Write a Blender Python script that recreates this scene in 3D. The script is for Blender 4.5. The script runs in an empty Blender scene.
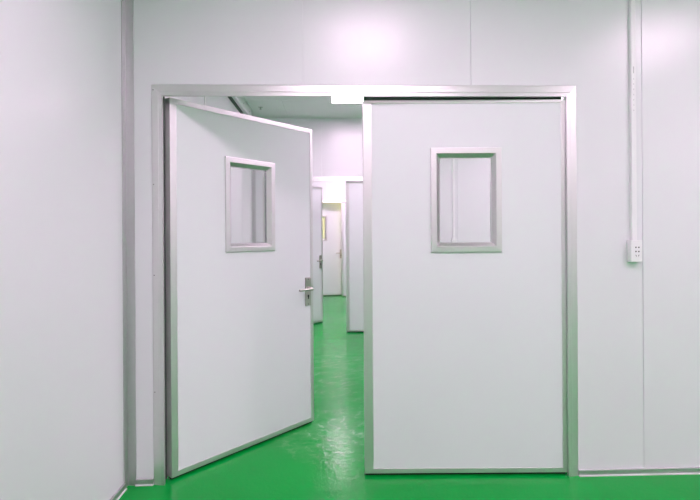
import bpy, bmesh, math
from mathutils import Vector, Matrix

sc = bpy.context.scene
COL = sc.collection

# ---------------------------------------------------------------- camera
F_PX, YAW, ROLL = 507.7, 0.0311, 0.0062
cd = bpy.data.cameras.new('camera')
cam = bpy.data.objects.new('camera', cd)
COL.objects.link(cam)
cd.sensor_fit = 'HORIZONTAL'
cd.sensor_width = 36.0
cd.lens = 36.0 * F_PX / 700.0
cd.shift_y = -13.3 / 700.0
cd.clip_start = 0.02
cd.clip_end = 60
cam.matrix_world = (Matrix.Translation((0, -2.7747, 1.3315)) @ Matrix.Rotation(-YAW, 4, 'Z')
                    @ Matrix.Rotation(math.pi / 2, 4, 'X') @ Matrix.Rotation(-ROLL, 4, 'Z'))
sc.camera = cam

# ---------------------------------------------------------------- world, exposure, lamp levels
w = bpy.data.worlds.new('world')
w.use_nodes = True
w.node_tree.nodes['Background'].inputs[0].default_value = (0.8, 0.85, 0.9, 1)
w.node_tree.nodes['Background'].inputs[1].default_value = 0.02
sc.world = w
sc.view_settings.view_transform = 'Standard'
sc.view_settings.look = 'None'
sc.view_settings.gamma = 1
sc.view_settings.exposure = 0.0
sc.view_settings.use_curve_mapping = False
sc.cycles.use_denoising = True
sc.cycles.max_bounces = 14
sc.cycles.diffuse_bounces = 8
sc.cycles.glossy_bounces = 6
sc.cycles.transparent_max_bounces = 16
LAMP_FRONT, LAMP_MID, LAMP_FAR, LAMP_END = 35.5, 32.5, 46.0, 80.0
LAMP_COL = (1.0, 0.71, 0.93)
LAMP_WARM = (1.0, 0.78, 0.42)

# ---------------------------------------------------------------- materials
def nodes_of(name):
    m = bpy.data.materials.new(name)
    m.use_nodes = True
    nt = m.node_tree
    return m, nt, nt.nodes['Principled BSDF']

def noise(nt, scale, detail=3.0, stretch=None, rough=0.5):
    tc = nt.nodes.new('ShaderNodeTexCoord')
    n = nt.nodes.new('ShaderNodeTexNoise')
    n.inputs['Scale'].default_value = scale
    n.inputs['Detail'].default_value = detail
    n.inputs['Roughness'].default_value = rough
    if stretch:
        mp = nt.nodes.new('ShaderNodeMapping')
        mp.inputs['Scale'].default_value = stretch
        nt.links.new(tc.outputs['Object'], mp.inputs[0])
        nt.links.new(mp.outputs[0], n.inputs['Vector'])
    else:
        nt.links.new(tc.outputs['Object'], n.inputs['Vector'])
    return n

def ramp(nt, src, lo, hi, p0=0.3, p1=0.7):
    r = nt.nodes.new('ShaderNodeMapRange')
    r.inputs['From Min'].default_value = p0
    r.inputs['From Max'].default_value = p1
    r.inputs['To Min'].default_value = lo
    r.inputs['To Max'].default_value = hi
    nt.links.new(src, r.inputs['Value'])
    return r.outputs['Result']

def bump(nt, b, src, strength, dist):
    bp = nt.nodes.new('ShaderNodeBump')
    bp.inputs['Strength'].default_value = strength
    bp.inputs['Distance'].default_value = dist
    nt.links.new(src, bp.inputs['Height'])
    nt.links.new(bp.outputs[0], b.inputs['Normal'])

def painted(name, col, rlo, rhi, wave=0.0):
    m, nt, b = nodes_of(name)
    b.inputs['Base Color'].default_value = (*col, 1)
    n = noise(nt, 1.6, 3)
    nt.links.new(ramp(nt, n.outputs['Fac'], rlo, rhi), b.inputs['Roughness'])
    if wave:
        n2 = noise(nt, 2.2, 1)
        bump(nt, b, n2.outputs['Fac'], 1.0, wave)
    return m

def metal(name, col, rlo, rhi, stretch, metallic=1.0):
    m, nt, b = nodes_of(name)
    b.inputs['Base Color'].default_value = (*col, 1)
    b.inputs['Metallic'].default_value = metallic
    n = noise(nt, 40, 2, stretch)
    nt.links.new(ramp(nt, n.outputs['Fac'], rlo, rhi), b.inputs['Roughness'])
    return m

def plain(name, col, rough, metallic=0.0):
    m, nt, b = nodes_of(name)
    b.inputs['Base Color'].default_value = (*col, 1)
    b.inputs['Metallic'].default_value = metallic
    n = noise(nt, 25, 2)
    nt.links.new(ramp(nt, n.outputs['Fac'], rough * 0.9, rough * 1.1), b.inputs['Roughness'])
    return m

M_WALL = painted('wall_panel_white', (0.76, 0.76, 0.79), 0.288, 0.300)
M_CEIL = painted('ceiling_panel_white', (0.74, 0.75, 0.76), 0.29, 0.32)
M_LEAF = painted('door_skin_white', (0.77, 0.78, 0.81), 0.43, 0.46)
M_ALU = metal('aluminium_frame', (0.74, 0.735, 0.735), 0.38, 0.46, (1, 1, 1), 0.88)
M_ALU_DARK = metal('aluminium_corner_trim', (0.62, 0.62, 0.63), 0.45, 0.55, (1, 1, 1))
M_ALU_LINER = metal('aluminium_window_liner', (0.74, 0.74, 0.74), 0.16, 0.22, (1, 1, 1))
M_STEEL = metal('handle_steel', (0.56, 0.53, 0.51), 0.28, 0.36, (1, 1, 1))
M_BLACK = plain('black_rubber', (0.012, 0.013, 0.013), 0.6)
M_DARK = plain('dark_gasket', (0.09, 0.10, 0.095), 0.6)
M_SCREW = plain('screw_steel', (0.22, 0.22, 0.22), 0.4, 1.0)
M_PVC = plain('white_pvc', (0.84, 0.83, 0.85), 0.35)
M_CAULK = plain('white_sealant', (0.82, 0.82, 0.82), 0.5)
M_GREY = plain('grey_print', (0.25, 0.25, 0.26), 0.6)

def floor_material():
    m, nt, b = nodes_of('green_epoxy')
    n = noise(nt, 1.3, 4)
    mx = nt.nodes.new('ShaderNodeMix')
    mx.data_type = 'RGBA'
    mx.inputs['A'].default_value = (0.0005, 0.300, 0.036, 1)
    mx.inputs['B'].default_value = (0.001, 0.335, 0.046, 1)
    nt.links.new(ramp(nt, n.outputs['Fac'], 0, 1), mx.inputs['Factor'])
    b.inputs['IOR'].default_value = 1.19
    # wipe marks and scuffs: broken arcs round the hinge of the open door, worn into the coat in the gangway
    def math_node(op, a, c=None):
        q = nt.nodes.new('ShaderNodeMath')
        q.operation = op
        for k, t in enumerate((a, c)):
            if t is None:
                continue
            if isinstance(t, (int, float)):
                q.inputs[k].default_value = t
            else:
                nt.links.new(t, q.inputs[k])
        return q.outputs[0]
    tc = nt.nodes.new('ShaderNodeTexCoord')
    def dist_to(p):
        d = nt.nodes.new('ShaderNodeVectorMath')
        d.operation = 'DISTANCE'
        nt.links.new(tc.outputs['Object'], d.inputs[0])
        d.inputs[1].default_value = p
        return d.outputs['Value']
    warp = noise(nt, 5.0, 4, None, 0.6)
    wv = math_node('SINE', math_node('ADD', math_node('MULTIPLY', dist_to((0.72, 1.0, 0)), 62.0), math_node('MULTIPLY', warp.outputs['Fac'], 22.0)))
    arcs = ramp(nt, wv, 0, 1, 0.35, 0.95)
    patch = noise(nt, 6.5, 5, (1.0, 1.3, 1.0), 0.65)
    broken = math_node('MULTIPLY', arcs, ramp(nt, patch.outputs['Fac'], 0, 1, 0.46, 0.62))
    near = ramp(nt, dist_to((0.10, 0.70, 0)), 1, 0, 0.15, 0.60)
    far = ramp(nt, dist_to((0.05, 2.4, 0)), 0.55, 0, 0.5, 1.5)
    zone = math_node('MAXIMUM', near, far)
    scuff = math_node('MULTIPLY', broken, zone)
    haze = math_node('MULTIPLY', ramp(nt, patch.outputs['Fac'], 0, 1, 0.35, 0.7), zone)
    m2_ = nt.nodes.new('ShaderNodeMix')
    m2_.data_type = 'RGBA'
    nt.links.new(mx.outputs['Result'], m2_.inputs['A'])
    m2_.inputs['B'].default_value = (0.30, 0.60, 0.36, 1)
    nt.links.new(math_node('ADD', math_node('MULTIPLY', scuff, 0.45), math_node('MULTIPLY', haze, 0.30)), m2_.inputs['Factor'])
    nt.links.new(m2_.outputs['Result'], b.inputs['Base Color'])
    n2 = noise(nt, 5.0, 5, None, 0.6)
    nt.links.new(ramp(nt, n2.outputs['Fac'], 0.06, 0.16), b.inputs['Roughness'])
    n3 = noise(nt, 9.0, 4, None, 0.55)
    n3.inputs['Distortion'].default_value = 1.2
    n4 = noise(nt, 30.0, 3, None, 0.6)
    n4.inputs['Distortion'].default_value = 1.5
    add = nt.nodes.new('ShaderNodeMath')
    add.operation = 'MULTIPLY_ADD'
    nt.links.new(n4.outputs['Fac'], add.inputs[0])
    add.inputs[1].default_value = 0.55
    nt.links.new(n3.outputs['Fac'], add.inputs[2])
    bump(nt, b, add.outputs[0], 0.45, 0.004)
    return m
M_FLOOR = floor_material()

def glass_material():
    m = bpy.data.materials.new('clear_pane')
    m.use_nodes = True
    nt = m.node_tree
    nt.nodes.clear()
    out = nt.nodes.new('ShaderNodeOutputMaterial')
    tr = nt.nodes.new('ShaderNodeBsdfTransparent')
    tr.inputs[0].default_value = (0.97, 0.985, 0.975, 1)
    gl = nt.nodes.new('ShaderNodeBsdfGlossy')
    gl.inputs['Roughness'].default_value = 0.02
    fr = nt.nodes.new('ShaderNodeFresnel')
    fr.inputs[0].default_value = 1.45
    mx = nt.nodes.new('ShaderNodeMixShader')
    nt.links.new(fr.outputs[0], mx.inputs[0])
    nt.links.new(tr.outputs[0], mx.inputs[1])
    nt.links.new(gl.outputs[0], mx.inputs[2])
    nt.links.new(mx.outputs[0], out.inputs[0])
    return m
M_GLASS = glass_material()

def lamp_material(name, col, strength):
    m, nt, b = nodes_of(name)
    b.inputs['Base Color'].default_value = (0.9, 0.9, 0.9, 1)
    b.inputs['Emission Color'].default_value = (*col, 1)
    b.inputs['Emission Strength'].default_value = strength
    return m

# ---------------------------------------------------------------- mesh helpers
def finish(name, bm, mat, parent=None, bevel=0.0, smooth=False):
    bmesh.ops.remove_doubles(bm, verts=bm.verts, dist=1e-6)
    bmesh.ops.recalc_face_normals(bm, faces=bm.faces)
    me = bpy.data.meshes.new(name)
    bm.to_mesh(me)
    bm.free()
    me.materials.append(mat)
    if smooth:
        for p in me.polygons:
            p.use_smooth = True
    o = bpy.data.objects.new(name, me)
    COL.objects.link(o)
    if parent is not None:
        o.parent = parent
    if bevel:
        md = o.modifiers.new('bevel', 'BEVEL')
        md.width = bevel
        md.segments = 2
        md.limit_method = 'ANGLE'
    return o

def box(bm, x0, x1, y0, y1, z0, z1):
    x0, x1 = min(x0, x1), max(x0, x1)
    y0, y1 = min(y0, y1), max(y0, y1)
    v = [bm.verts.new(p) for p in ((x0, y0, z0), (x1, y0, z0), (x1, y1, z0), (x0, y1, z0),
                                   (x0, y0, z1), (x1, y0, z1), (x1, y1, z1), (x0, y1, z1))]
    for f in ((0, 3, 2, 1), (4, 5, 6, 7), (0, 1, 5, 4), (1, 2, 6, 5), (2, 3, 7, 6), (3, 0, 4, 7)):
        bm.faces.new([v[i] for i in f])

def box_obj(name, mat, x0, x1, y0, y1, z0, z1, parent=None, bevel=0.0):
    bm = bmesh.new()
    box(bm, x0, x1, y0, y1, z0, z1)
    return finish(name, bm, mat, parent, bevel)

def prism(bm, poly, axis, a, b):
    """extrude a 2D polygon along an axis ('x','y','z') from a to b"""
    def P(p, t):
        if axis == 'z':
            return (p[0], p[1], t)
        if axis == 'x':
            return (t, p[0], p[1])
        return (p[0], t, p[1])
    lo = [bm.verts.new(P(p, a)) for p in poly]
    hi = [bm.verts.new(P(p, b)) for p in poly]
    n = len(poly)
    bm.faces.new(lo)
    bm.faces.new(hi)
    for i in range(n):
        j = (i + 1) % n
        bm.faces.new((lo[i], lo[j], hi[j], hi[i]))

def tube(bm, pts, r, seg=12):
    """round bar along a polyline with flat caps"""
    rings = []
    n = len(pts)
    pts = [Vector(p) for p in pts]
    for i, p in enumerate(pts):
        d = (pts[min(i + 1, n - 1)] - pts[max(i - 1, 0)]).normalized()
        up = Vector((0, 0, 1)) if abs(d.z) < 0.9 else Vector((1, 0, 0))
        a = d.cross(up).normalized()
        b = d.cross(a).normalized()
        rr = r[i] if isinstance(r, (list, tuple)) else r
        rings.append([bm.verts.new(p + rr * (math.cos(t) * a + math.sin(t) * b))
                      for t in (2 * math.pi * k / seg for k in range(seg))])
    for A, B in zip(rings, rings[1:]):
        for k in range(seg):
            bm.faces.new((A[k], A[(k + 1) % seg], B[(k + 1) % seg], B[k]))
    bm.faces.new(rings[0])
    bm.faces.new(rings[-1])

def slab_with_hole(bm, xs, zs, y0, y1, skip, grooves=(), gw=0.0040, gd=0.0060, gback=True):
    """connected slab in the XZ plane; `skip` = (x0,x1,z0,z1) cut right through; vertical grooves in its faces"""
    X = set(xs)
    gset = set()
    for g in grooves:
        for t in (-gw / 2, -gw / 2 + 0.0005, gw / 2 - 0.0005, gw / 2):
            X.add(g + t)
        gset.add(g)
    X = sorted(X)
    Z = sorted(zs)
    def sunk(x):
        return any(abs(x - g) <= gw / 2 - 0.0003 for g in gset)
    V = {}
    def v(i, k, side):
        key = (i, k, side)
        if key not in V:
            y = y0 + gd * sunk(X[i]) if side == 0 else y1 - (gd * sunk(X[i]) if gback else 0)
            V[key] = bm.verts.new((X[i], y, Z[k]))
        return V[key]
    cells = set()
    for i in range(len(X) - 1):
        for k in range(len(Z) - 1):
            cx, cz = (X[i] + X[i + 1]) / 2, (Z[k] + Z[k + 1]) / 2
            if skip and skip[0] < cx < skip[1] and skip[2] < cz < skip[3]:
                continue
            cells.add((i, k))
    for i, k in cells:
        bm.faces.new((v(i, k, 0), v(i + 1, k, 0), v(i + 1, k + 1, 0), v(i, k + 1, 0)))
        bm.faces.new((v(i, k, 1), v(i, k + 1, 1), v(i + 1, k + 1, 1), v(i + 1, k, 1)))
        for (di, dk, a, b) in ((-1, 0, (0, 0), (0, 1)), (1, 0, (1, 0), (1, 1)), (0, -1, (0, 0), (1, 0)), (0, 1, (0, 1), (1, 1))):
            if (i + di, k + dk) not in cells:
                A = (i + a[0], k + a[1])
                B = (i + b[0], k + b[1])
                bm.faces.new((v(*A, 0), v(*B, 0), v(*B, 1), v(*A, 1)))

def mitre_piece(bm, side, x0, x1, z0, z1, wl, wr, wt, wb, prof, yface, yback, out=-1):
    """one member of a mitred frame lying on the plane y = yface; prof = [(fraction across, height)]; out = facing direction in y"""
    if side == 'left':
        lines = [((x0 + f * wl, z0 + f * wb), (x0 + f * wl, z1 - f * wt)) for f, h in prof]
    elif side == 'right':
        lines = [((x1 - f * wr, z0 + f * wb), (x1 - f * wr, z1 - f * wt)) for f, h in prof]
    elif side == 'top':
        lines = [((x0 + f * wl, z1 - f * wt), (x1 - f * wr, z1 - f * wt)) for f, h in prof]
    else:
        lines = [((x0 + f * wl, z0 + f * wb), (x1 - f * wr, z0 + f * wb)) for f, h in prof]
    rows = []
    for (a, b), (f, h) in zip(lines, prof):
        y = yface + out * h
        rows.append((bm.verts.new((a[0], y, a[1])), bm.verts.new((b[0], y, b[1]))))
    back = []
    for (a, b) in (lines[-1], lines[0]):
        back.append((bm.verts.new((a[0], yback, a[1])), bm.verts.new((b[0], yback, b[1]))))
    loop = rows + back
    n = len(loop)
    for i in range(n):
        j = (i + 1) % n
        bm.faces.new((loop[i][0], loop[i][1], loop[j][1], loop[j][0]))
    bm.faces.new([r[0] for r in loop])
    bm.faces.new([r[1] for r in loop])

def disc(bm, x, y, z, r, d, out=-1, seg=12):
    lo = [bm.verts.new((x + r * math.cos(t), y, z + r * math.sin(t))) for t in (2 * math.pi * k / seg for k in range(seg))]
    hi = [bm.verts.new((x + r * 0.8 * math.cos(t), y + out * d, z + r * 0.8 * math.sin(t))) for t in (2 * math.pi * k / seg for k in range(seg))]
    bm.faces.new(lo)
    bm.faces.new(hi)
    for k in range(seg):
        bm.faces.new((lo[k], lo[(k + 1) % seg], hi[(k + 1) % seg], hi[k]))

def thing(name, label, cat, loc=(0, 0, 0), rz=0.0, group=None):
    o = bpy.data.objects.new(name, None)
    COL.objects.link(o)
    o.location = loc
    o.rotation_euler = (0, 0, rz)
    o['label'] = label
    o['category'] = cat
    o['kind'] = 'thing'
    if group:
        o['group'] = group
    return o

def struct(o, label=None, cat=None):
    o['kind'] = 'structure'
    if label:
        o['label'] = label
        o['category'] = cat
    return o

# ---------------------------------------------------------------- plan of the place (metres)
XL, XR = -1.1225, 6.4            # side walls
CEIL = 2.975
YB = -8.2                         # wall behind the photographer
WALLS_Y = (0.0, 4.2407, 8.4814)   # three walls in a row, each with the same double door
YEND = 11.4
T = 0.07                          # wall thickness
HX0, HX1, HZ = -0.946, 1.310, 2.122   # hole in the wall
FX0, FX1, FZ = -0.9813, 1.3440, 2.160 # outer edge of the door frame
SEAMS = (-0.163, 0.758, 1.7166, 2.67, 3.62, 4.57, 5.52)

# floor and ceiling
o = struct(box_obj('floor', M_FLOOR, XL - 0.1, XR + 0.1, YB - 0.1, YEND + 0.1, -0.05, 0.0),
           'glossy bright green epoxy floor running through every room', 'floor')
bm = bmesh.new()
cxs = [XL - 0.1, XR + 0.1] + [c + d for c in (-0.62, 1.2, 2.4) for d in (-0.0025, -0.002, 0.002, 0.0025)]
cys = [YB - 0.1, YEND + 0.1] + [c + d for c in (-4.0, -2.0, 1.5, 3.30, 5.8, 7.5, 9.9) for d in (-0.003, -0.0025, 0.0025, 0.003)]
cxs.sort()
cys.sort()
def ceil_z(x, y):
    if any(abs(x - c) < 0.0022 for c in (-0.62, 1.2, 2.4)) or any(abs(y - c) < 0.0027 for c in (-4.0, -2.0, 1.5, 3.30, 5.8, 7.5, 9.9)):
        return CEIL + 0.004
    return CEIL
gv = [[bm.verts.new((x, y, ceil_z(x, y))) for y in cys] for x in cxs]
for i in range(len(cxs) - 1):
    for j in range(len(cys) - 1):
        bm.faces.new((gv[i][j], gv[i][j + 1], gv[i + 1][j + 1], gv[i + 1][j]))
ext = bmesh.ops.extrude_face_region(bm, geom=bm.faces[:])
for el in ext['geom']:
    if isinstance(el, bmesh.types.BMVert):
        el.co.z = CEIL + 0.06
struct(finish('ceiling', bm, M_CEIL), 'white steel panel ceiling with narrow joints over every room', 'ceiling')

# cross walls with doorways
WALL_NAMES = ('wall_front', 'wall_middle', 'wall_far')
WALL_LABELS = ('white panel wall holding the nearest double doorway', 'white panel wall seen through the nearest doorway, holding the second double doorway',
               'white panel wall at the far end holding the last double doorway')
for nm, lb, y in zip(WALL_NAMES, WALL_LABELS, WALLS_Y):
    bm = bmesh.new()
    slab_with_hole(bm, [XL - 0.1, HX0, HX1, XR + 0.1], [0, HZ, CEIL], y, y + T, (HX0, HX1, -1, HZ), SEAMS)
    struct(finish(nm, bm, M_WALL), lb, 'wall')

# side walls, back wall and end wall
def side_wall(name, x0, x1, y0, y1, seams, face, label):
    bm = bmesh.new()
    poly = []
    ys = [y0]
    for s in seams:
        ys += [s - 0.0011, s - 0.0007, s + 0.0007, s + 0.0011]
    ys.append(y1)
    front = [(face, y) if not any(abs(y - s) < 0.0009 for s in seams) else (face + (0.0022 if x1 > face else -0.0022), y) for y in ys]
    other = x0 if face == x1 else x1
    poly = front + [(other, y1), (other, y0)]
    if face == x1:
        poly = [((x - 0.0044 if abs(x - face) > 1e-5 and x > face else x), y) for x, y in poly]
    prism(bm, poly, 'z', 0, CEIL)
    return struct(finish(name, bm, M_WALL), label, 'wall')
side_wall('wall_left', XL - 0.1, XL, YB - 0.1, YEND + 0.1, (-2.6, -3.55, 1.70, 5.4, 9.6), XL,
          'plain white panel wall meeting the doorway wall at a grey corner strip')
side_wall('wall_right', XR, XR + 0.1, YB - 0.1, YEND + 0.1, (-4.1, -2.3, 2.1, 6.3), XR, 'white panel wall closing the rooms on the socket side')
struct(box_obj('wall_back', M_WALL, XL, XR, YB - 0.1, YB, 0, CEIL), 'white wall behind the photographer', 'wall')
struct(box_obj('wall_end', M_WALL, XL, XR, YEND, YEND + 0.1, 0, CEIL), 'white wall closing the room beyond the last doors', 'wall')

# ---------------------------------------------------------------- grey corner strips, ceiling strips, baseboards
tn = [0]
def corner_trim(x, y, sx, sy, z0, z1, label, r=0.048):
    """vertical cove strip in the corner (x, y); sx, sy point into the room"""
    tn[0] += 1
    bm = bmesh.new()
    poly = [(x, y), (x + sx * r, y), (x + sx * r, y + sy * 0.005)]
    poly.append((x + sx * 0.005, y + sy * 0.005))
    poly += [(x + sx * 0.005, y + sy * r), (x, y + sy * r)]
    prism(bm, poly, 'z', z0, z1)
    o = finish('trim_%d' % tn[0], bm, M_ALU_DARK)
    return struct(o, label, 'trim')
corner_trim(XL, 0.0, 1, -1, 0.0, CEIL, 'grey aluminium corner strip from floor to ceiling beside the nearest doors')
corner_trim(XL, WALLS_Y[1], 1, -1, 0.0, CEIL, 'grey corner strip seen through the small window of the open near door')
corner_trim(XL, WALLS_Y[2], 1, -1, 0.0, CEIL, 'grey corner strip of the third room')
for y, lb in ((WALLS_Y[1], 'thin grey strip where the ceiling meets the second doorway wall'),
              (WALLS_Y[2], 'thin grey strip where the ceiling meets the last doorway wall')):
    tn[0] += 1
    bm = bmesh.new()
    prism(bm, [(y, CEIL), (y, CEIL - 0.012), (y - 0.004, CEIL - 0.012), (y - 0.004, CEIL - 0.004), (y - 0.040, CEIL - 0.004), (y - 0.040, CEIL)], 'x', XL + 0.05, XR)
    struct(finish('trim_%d' % tn[0], bm, M_CEIL), lb, 'trim')

def skirting(name, x0, x1, y0, y1, along, face, label):
    """aluminium base strip with a white sealant line at the floor"""
    o = box_obj(name, M_ALU_DARK, x0, x1, y0, y1, 0.006, 0.034, None, 0.002)
    struct(o, label, 'baseboard')
    d = 0.005
    if along == 'x':
        box_obj('sealant', M_CAULK, x0, x1, y0 - d if face < 0 else y0, y1 if face < 0 else y1 + d, 0, 0.006, o)
    else:
        box_obj('sealant', M_CAULK, x0, x1 + d, y0, y1, 0, 0.006, o)
    return o
for i, y in enumerate(WALLS_Y):
    side = ('front', 'middle', 'far')[i]
    where = ('nearest', 'second', 'last')[i]
    skirting('baseboard_%s_left' % side, XL + 0.048, FX0, y - 0.012, y, 'x', -1, 'short grey base strip between the corner and the %s door frame' % where)
    skirting('baseboard_%s_right' % side, FX1, XR, y - 0.012, y, 'x', -1, 'long grey base strip on the socket side of the %s door frame' % where)
for i, (a, b) in enumerate(((YB, -0.048), (T, WALLS_Y[1] - 0.048), (WALLS_Y[1] + T, WALLS_Y[2] - 0.048))):
    skirting(('baseboard_left', 'baseboard_left_middle', 'baseboard_left_far')[i], XL, XL + 0.012, a, b, 'y', 1,
             'grey base strip along the plain side wall of the %s room' % ('first', 'second', 'third')[i])

# ---------------------------------------------------------------- door frames (fixed to the walls)
FRAME_PROF = [(0.0, 0.003), (0.06, 0.005), (0.62, 0.0105), (0.66, 0.0098), (0.72, 0.0112), (1.0, 0.0135)]
def door_frame(n, y, label):
    root = bpy.data.objects.new('door_%d' % n, None)
    COL.objects.link(root)
    root.location = (0, y, 0)
    struct(root, label, 'door frame')
    x1 = FX1
    for side, nm in (('left', 'frame_jamb'), ('right', 'frame_jamb'), ('top', 'frame_head')):
        bm = bmesh.new()
        mitre_piece(bm, side, FX0, x1, 0.0, FZ, 0.060, 0.058, 0.063, 0.0, FRAME_PROF, 0.0, 0.004, -1)
        finish(nm, bm, M_ALU, root)
        bm = bmesh.new()
        mitre_piece(bm, side, HX0 - 0.052, HX1 + 0.052, 0.0, HZ + 0.052, 0.055, 0.055, 0.055, 0.0, FRAME_PROF, T, T - 0.003, 1)
        finish('rear_' + nm, bm, M_ALU, root)
    # liners inside the wall opening, set back so that the face covers them
    box_obj('jamb_liner', M_ALU_DARK, HX0 + 0.0005, HX0 + 0.006, 0.0045, T - 0.004, 0, HZ - 0.006, root)
    box_obj('jamb_liner', M_ALU_DARK, HX1 - 0.006, HX1 - 0.0005, 0.0045, T - 0.004, 0, HZ - 0.006, root)
    box_obj('head_liner', M_ALU_LINER, HX0 + 0.0005, HX1 - 0.0005, 0.0045, T - 0.004, HZ - 0.006, HZ - 0.0005, root)
    box_obj('jamb_seal', M_DARK, HX0 + 0.006, -0.9332, 0.0600, 0.0675, 0, HZ - 0.006, root)  # dark bar added to close the bright slit beside the hinge
    for x, z in ((FX0 + 0.010, FZ - 0.030), (FX0 + 0.010, 1.62), (FX0 + 0.010, 1.13), (FX0 + 0.010, 0.5)):
        bm = bmesh.new()
        disc(bm, x, -0.004, z, 0.0035, 0.003)
        finish('screw', bm, M_SCREW, root)
    return root
door_frame(1, WALLS_Y[0], 'wide aluminium double door frame around the nearest doors')
door_frame(2, WALLS_Y[1], 'aluminium double door frame of the second doorway behind the first')
door_frame(3, WALLS_Y[2], 'aluminium double door frame of the last doorway at the far end')

# ---------------------------------------------------------------- door leaves
LW, LT = 1.1225, 0.045            # leaf width and thickness
WX, WZ0, WZ1, WW = 0.3635, 1.2406, 1.822, 0.396   # viewing window: start from the hinge, bottom, top, width
WF = 0.054                        # width of its frame
TRIM_PROF = [(0.0, 0.0022), (0.1, 0.0026), (0.9, 0.0026), (1.0, 0.0018)]
WIN_PROF = [(0.0, 0.002), (0.04, 0.0085), (0.08, 0.0092), (0.58, 0.0105), (0.615, 0.0095), (1.0, -0.0160)]
WIN_REAR = [(0.0, 0.002), (0.04, 0.0085), (0.08, 0.0092), (0.58, 0.0105), (0.615, 0.0095), (1.0, -0.010)]
def door_leaf(hand, loc, rz, label, top, edges, handle, group):
    """hand +1: hinged at the left, leaf runs to +x; -1: hinged at the right, runs to -x. Front face is y = 0."""
    root = thing('door_leaf', label, 'door', loc, rz, group)
    x0, x1 = (0.0, LW) if hand > 0 else (-LW, 0.0)
    zb = 0.0165
    wx0, wx1 = (WX, WX + WW) if hand > 0 else (-WX - WW + 0.011, -WX + 0.011)
    hole = (wx0 + 0.016, wx1 - 0.016, WZ0 + 0.016, WZ1 - 0.016)
    bm = bmesh.new()
    slab_with_hole(bm, [x0 + 0.003, hole[0], hole[1], x1 - 0.003], [zb + 0.003, hole[2], hole[3], top - 0.003], 0.0, LT, hole)
    finish('panel', bm, M_LEAF, root)
    wl, wr, wt, wb = edges
    for side in ('left', 'right', 'top', 'bottom'):
        bm = bmesh.new()
        mitre_piece(bm, side, x0, x1, zb, top, wl, wr, wt, wb, TRIM_PROF, 0.0, 0.0, -1)
        mitre_piece(bm, side, x0, x1, zb, top, wl, wr, wt, wb, TRIM_PROF, LT, LT, 1)
        if side == 'left':
            box(bm, x0, x0 + 0.003, 0.0, LT, zb, top)
        elif side == 'right':
            box(bm, x1 - 0.003, x1, 0.0, LT, zb, top)
        elif side == 'top':
            box(bm, x0 + 0.003, x1 - 0.003, 0.0, LT, top - 0.003, top)
        else:
            box(bm, x0 + 0.003, x1 - 0.003, 0.0, LT, zb, zb + 0.003)
        finish('edge_trim', bm, M_ALU, root)
    # black strip standing for the shade in the gap under the leaf
    box_obj('door_sweep', M_BLACK, x0 + 0.004, x1 - 0.004, 0.012, LT - 0.012, 0.0025, zb, root)
    if hand < 0:
        box_obj('top_seal', M_DARK, x0 + 0.006, x1 - 0.006, 0.024, 0.034, top, 2.1145, root)  # dark bar added to block the lamps behind and keep the gap dark
    # viewing window: mitred faces front and rear, a liner through the leaf and the pane
    wf = bpy.data.objects.new('window_frame', None)
    COL.objects.link(wf)
    wf.parent = root
    for yf, out, yb, prof in ((0.0, -1, 0.0170, WIN_PROF), (LT, 1, LT - 0.011, WIN_REAR)):
        for side in ('left', 'right', 'top', 'bottom'):
            bm = bmesh.new()
            mitre_piece(bm, side, wx0, wx1, WZ0, WZ1, WF, WF, WF, WF, prof, yf, yb, out)
            finish('frame_member', bm, M_ALU, wf)
    i = (wx0 + WF - 0.002, wx1 - WF + 0.002, WZ0 + WF - 0.002, WZ1 - WF + 0.002)
    bm = bmesh.new()
    ya, yb_ = 0.0150, LT - 0.009
    box(bm, i[0] - 0.003, i[0] + 0.004, ya + 0.001, yb_ - 0.001, i[2], i[3])
    box(bm, i[1] - 0.004, i[1] + 0.003, ya + 0.001, yb_ - 0.001, i[2], i[3])
    box(bm, i[0], i[1], ya + 0.001, yb_ - 0.001, i[3] - 0.004, i[3] + 0.003)
    box(bm, i[0], i[1], ya + 0.001, yb_ - 0.001, i[2] - 0.003, i[2] + 0.004)
    finish('frame_liner', bm, M_ALU_LINER, wf)
    box_obj('pane', M_GLASS, i[0], i[1], 0.0275, 0.0315, i[2], i[3], wf)
    for sx, sz in ((wx0 + 0.006, WZ1 - 0.006), (wx1 - 0.006, WZ1 - 0.006), (wx0 + 0.006, WZ0 + 0.006), (wx1 - 0.006, WZ0 + 0.006)):
        bm = bmesh.new()
        disc(bm, sx, -0.003, sz, 0.0032, 0.003)
        finish('screw', bm, M_SCREW, wf)
    if handle:
        add_handle(root, x1 if hand > 0 else x0, hand)
    return root

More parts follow.
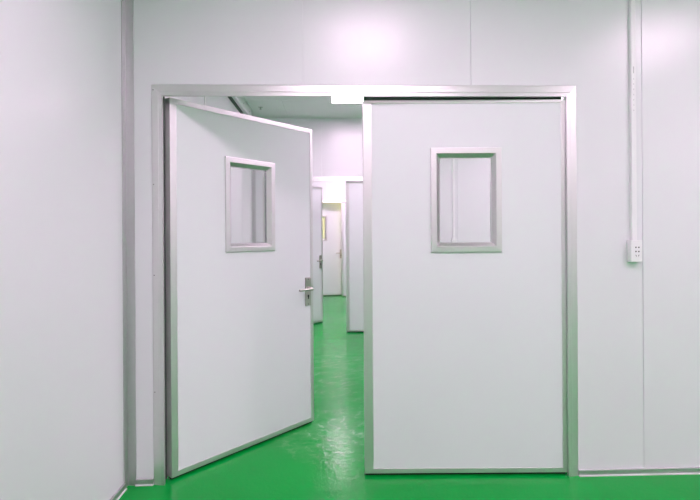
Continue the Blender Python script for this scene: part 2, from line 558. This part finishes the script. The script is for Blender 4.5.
def add_handle(root, edge, hand):
    """lever handle on a long plate, on both faces of the leaf"""
    cx = edge - hand * 0.054
    for out, y in ((-1, 0.0), (1, LT)):
        h = bpy.data.objects.new('door_handle', None)
        COL.objects.link(h)
        h.parent = root
        zc = 0.945
        bm = bmesh.new()
        box(bm, cx - 0.028, cx + 0.028, y, y + out * 0.007, zc - 0.100, zc + 0.100)
        finish('handle_plate', bm, M_STEEL, h, 0.002)
        zs = zc + 0.020
        bm = bmesh.new()
        y1, y2 = y + out * 0.006, y + out * 0.052
        pts = [(cx, y1, zs), (cx, y + out * 0.040, zs), (cx - hand * 0.003, y + out * 0.048, zs), (cx - hand * 0.012, y2, zs),
               (cx - hand * 0.045, y + out * 0.053, zs), (cx - hand * 0.090, y + out * 0.052, zs), (cx - hand * 0.128, y + out * 0.050, zs)]
        tube(bm, pts, [0.012, 0.011, 0.011, 0.0105, 0.0095, 0.009, 0.0085], 14)
        finish('lever', bm, M_STEEL, h, 0, True)
        bm = bmesh.new()
        disc(bm, cx, y + out * 0.006, zs, 0.017, 0.007, out, 20)
        finish('rose', bm, M_STEEL, h)
        bm = bmesh.new()
        disc(bm, cx, y + out * 0.0068, zc - 0.030, 0.0085, 0.0022, out, 16)
        box(bm, cx - 0.0045, cx + 0.0045, y + out * 0.0068, y + out * 0.0085, zc - 0.052, zc - 0.030)
        finish('lock_cylinder', bm, M_BLACK, h)
        bm = bmesh.new()
        disc(bm, cx, y + out * 0.0068, zc + 0.088, 0.004, 0.0015, out)
        finish('screw', bm, M_SCREW, h)
        bm = bmesh.new()
        disc(bm, cx, y + out * 0.0068, zc - 0.088, 0.004, 0.0015, out)
        finish('screw', bm, M_SCREW, h)

G = 'white double door leaves with a small window'
E_LEFT = (0.040, 0.027, 0.030, 0.029)     # widths of the edge trims: left, right, top, bottom
E_RIGHT = (0.050, 0.022, 0.019, 0.027)
XA, YA, XB, YBf = -0.8969, 0.0324, 1.2840, 0.0079
door_leaf(1, (XA, YA, 0), 0.8481, 'white door leaf with lever handle swung wide open in the nearest doorway', 2.100, E_LEFT, True, G)
door_leaf(-1, (XB, YBf, 0), -0.0302, 'large white door leaf nearly shut, beside the open one in the nearest doorway', 2.087, E_RIGHT, False, G)
Y2 = WALLS_Y[1]
door_leaf(1, (XA, Y2 + YA, 0), 0.8796, 'open white door leaf with lever handle in the second doorway, seen edge-on through the gap', 2.100, E_LEFT, True, G)
door_leaf(-1, (XB, Y2 + YBf, 0), -0.012, 'shut white door leaf of the second doorway, half hidden by the large near leaf', 2.087, E_RIGHT, False, G)
Y3 = WALLS_Y[2]
door_leaf(1, (XA, Y3 + YA, 0), 0.20, 'farthest white door leaf, slightly ajar, with lever handle and a yellow-lit window', 2.100, E_LEFT, True, G)
door_leaf(-1, (XB, Y3 + YBf, 0), -0.006, 'shut white door leaf at the far end, only a sliver visible beside the ajar one', 2.087, E_RIGHT, False, G)

# ---------------------------------------------------------------- cable trunking and socket boxes
def conduit(y, label):
    root = thing('cable_conduit', label, 'conduit', (1.659, y, 0), 0, 'white cable trunking above the sockets')
    bm = bmesh.new()
    prism(bm, [(-0.014, 0), (0.014, 0), (0.014, -0.017), (0.011, -0.020), (-0.011, -0.020), (-0.014, -0.017)], 'z', 1.3035, CEIL)
    finish('trunking', bm, M_PVC, root)
    bm = bmesh.new()
    box(bm, -0.0012, 0.0012, -0.0204, -0.0198, 2.225, 2.262)
    finish('printed_mark', bm, M_GREY, root)
    for k in range(7):
        z = 2.19 - 0.029 * k
        bm = bmesh.new()
        box(bm, -0.0008, 0.0008, -0.0203, -0.0198, z, z + 0.008)
        finish('printed_mark', bm, M_GREY, root)
    return root
def socket(y, label):
    root = thing('socket_box', label, 'socket', (1.660, y, 1.243), 0, 'white surface socket boxes')
    box_obj('back_box', M_PVC, -0.032, 0.032, -0.030, 0, -0.0595, 0.0595, root, 0.002)
    box_obj('face_plate', M_PVC, -0.032, 0.032, -0.038, -0.0302, -0.0595, 0.0595, root, 0.002)
    for r in range(3):
        for c in (-1, 1):
            zc = 0.020 - 0.0225 * r
            if r < 2:
                box_obj('socket_slot', M_BLACK, c * 0.0083 + 0.003 - 0.0034, c * 0.0083 + 0.003 + 0.0034, -0.0386, -0.0378, zc - 0.0036, zc + 0.0036, root)
            else:
                bm = bmesh.new()
                prism(bm, [(c * 0.0083 + 0.003 - c * 0.0036 - 0.0014, zc - 0.0046), (c * 0.0083 + 0.003 - c * 0.0036 + 0.0014, zc - 0.0046),
                           (c * 0.0083 + 0.003 + c * 0.001 + 0.0014, zc + 0.0046), (c * 0.0083 + 0.003 + c * 0.001 - 0.0014, zc + 0.0046)], 'y', -0.0386, -0.0378)
                finish('socket_slot', bm, M_DARK, root)
    return root
conduit(0.0, 'white vertical cable trunking on the near wall, running down to the socket')
socket(0.0, 'small white socket box with six dark slots on the near wall')
conduit(Y2, 'thin white cable trunking seen through the window of the nearly shut near door')
socket(Y2, 'small white socket box just above the sill inside the near door window')

# ---------------------------------------------------------------- ceiling lights
def ceiling_light(x, y, mat, label, sx=0.60, sy=0.60):
    root = thing('ceiling_light', label, 'ceiling light', (x, y, CEIL), 0, 'square ceiling light panels')
    hx, hy = sx / 2, sy / 2
    bm = bmesh.new()
    box(bm, -hx, hx, -hy, -hy + 0.012, -0.014, -0.0004)
    box(bm, -hx, hx, hy - 0.012, hy, -0.014, -0.0004)
    box(bm, -hx, -hx + 0.012, -hy + 0.012, hy - 0.012, -0.014, -0.0004)
    box(bm, hx - 0.012, hx, -hy + 0.012, hy - 0.012, -0.014, -0.0004)
    finish('light_frame', bm, M_PVC, root)
    box_obj('diffuser', mat, -hx + 0.0125, hx - 0.0125, -hy + 0.0125, hy - 0.0125, -0.012, -0.001, root)
    return root
m1 = lamp_material('lamp_first_room', LAMP_COL, LAMP_FRONT)
m2 = lamp_material('lamp_second_room', LAMP_COL, LAMP_MID)
m3 = lamp_material('lamp_third_room', LAMP_COL, LAMP_FAR)
m4 = lamp_material('lamp_end_room', LAMP_WARM, LAMP_END)
ceiling_light(0.27, -1.42, m1, 'square ceiling light mirrored on the wall above the nearest doors')
ceiling_light(2.66, -1.42, m1, 'square ceiling light mirrored on the wall beside the cable trunking')
ceiling_light(5.13, -1.42, m1, 'square ceiling light farthest from the plain side wall, along the doorway wall')
ceiling_light(0.27, -3.90, m1, 'square ceiling light behind the photographer, near the plain side wall')
ceiling_light(2.70, -3.90, m1, 'square ceiling light at the middle of the first room')
ceiling_light(5.13, -3.90, m1, 'square ceiling light behind the photographer, far from the plain side wall')
ceiling_light(0.27, -6.40, m1, 'square ceiling light at the back of the first room, near the plain side wall')
ceiling_light(2.70, -6.40, m1, 'square ceiling light at the middle of the back of the first room')
ceiling_light(5.13, -6.40, m1, 'square ceiling light in the back corner of the first room')
ceiling_light(0.27, 3.12, m2, 'bright square ceiling light peeking below the near door frame')
ceiling_light(2.70, 3.12, m2, 'square ceiling light of the second room, hidden behind the large near leaf')
ceiling_light(5.13, 3.12, m2, 'square ceiling light of the second room, far from the plain side wall')
ceiling_light(1.50, 1.00, m2, 'square ceiling light just behind the near wall, above the large leaf')  # added fill lamp, out of view, lifts the top of the open leaf
ceiling_light(3.95, 1.00, m2, 'square ceiling light behind the near wall, past the socket')  # unseen companion of the fill lamp, added to light this room
ceiling_light(0.27, 7.36, m3, 'square ceiling light of the third room over the way through')
ceiling_light(2.70, 7.36, m3, 'square ceiling light of the third room on the socket side')
ceiling_light(0.27, 5.30, m3, 'square ceiling light just behind the second doorway')
ceiling_light(0.10, 9.80, m4, 'warm ceiling light in the room beyond the last doors')

# ---------------------------------------------------------------- box duct and small fitting up in the second room
root = thing('box_duct', 'white box duct along the wall top, above the open near door', 'duct', (XL, 0, 0))
box_obj('duct_body', M_WALL, 0.0, 0.075, 1.25, 3.76, 2.842, CEIL, root, 0.004)
box_obj('shadow_gap', M_DARK, 0.0, 0.030, 1.25, 3.70, 2.826, 2.842, root)
for y in (2.2, 2.75, 3.2, 3.6):
    bm = bmesh.new()
    tube(bm, [(0.0748, y, 2.90), (0.0775, y, 2.90)], 0.006, 10)
    finish('screw', bm, M_SCREW, root)
o = box_obj('joint_strip', M_ALU, XL, XL + 0.006, 1.68, 1.72, 0.04, 2.82)
struct(o)
o.name = 'trim_%d' % (tn[0] + 1)
o['label'] = 'upright joint strip on the side wall above the open near door'
o['category'] = 'trim'
root = thing('ceiling_sprinkler', 'small grey round sprinkler on the ceiling above the open near door', 'sprinkler', (-0.92, 3.67, CEIL))
bm = bmesh.new()
tube(bm, [(0, 0, -0.0003), (0, 0, -0.005), (0, 0, -0.010)], [0.030, 0.029, 0.018], 20)
finish('escutcheon', bm, M_ALU_DARK, root)
bm = bmesh.new()
tube(bm, [(0, 0, -0.0095), (0, 0, -0.028), (0, 0, -0.0285), (0, 0, -0.032)], [0.007, 0.007, 0.016, 0.016], 14)
finish('nozzle', bm, M_ALU_DARK, root)
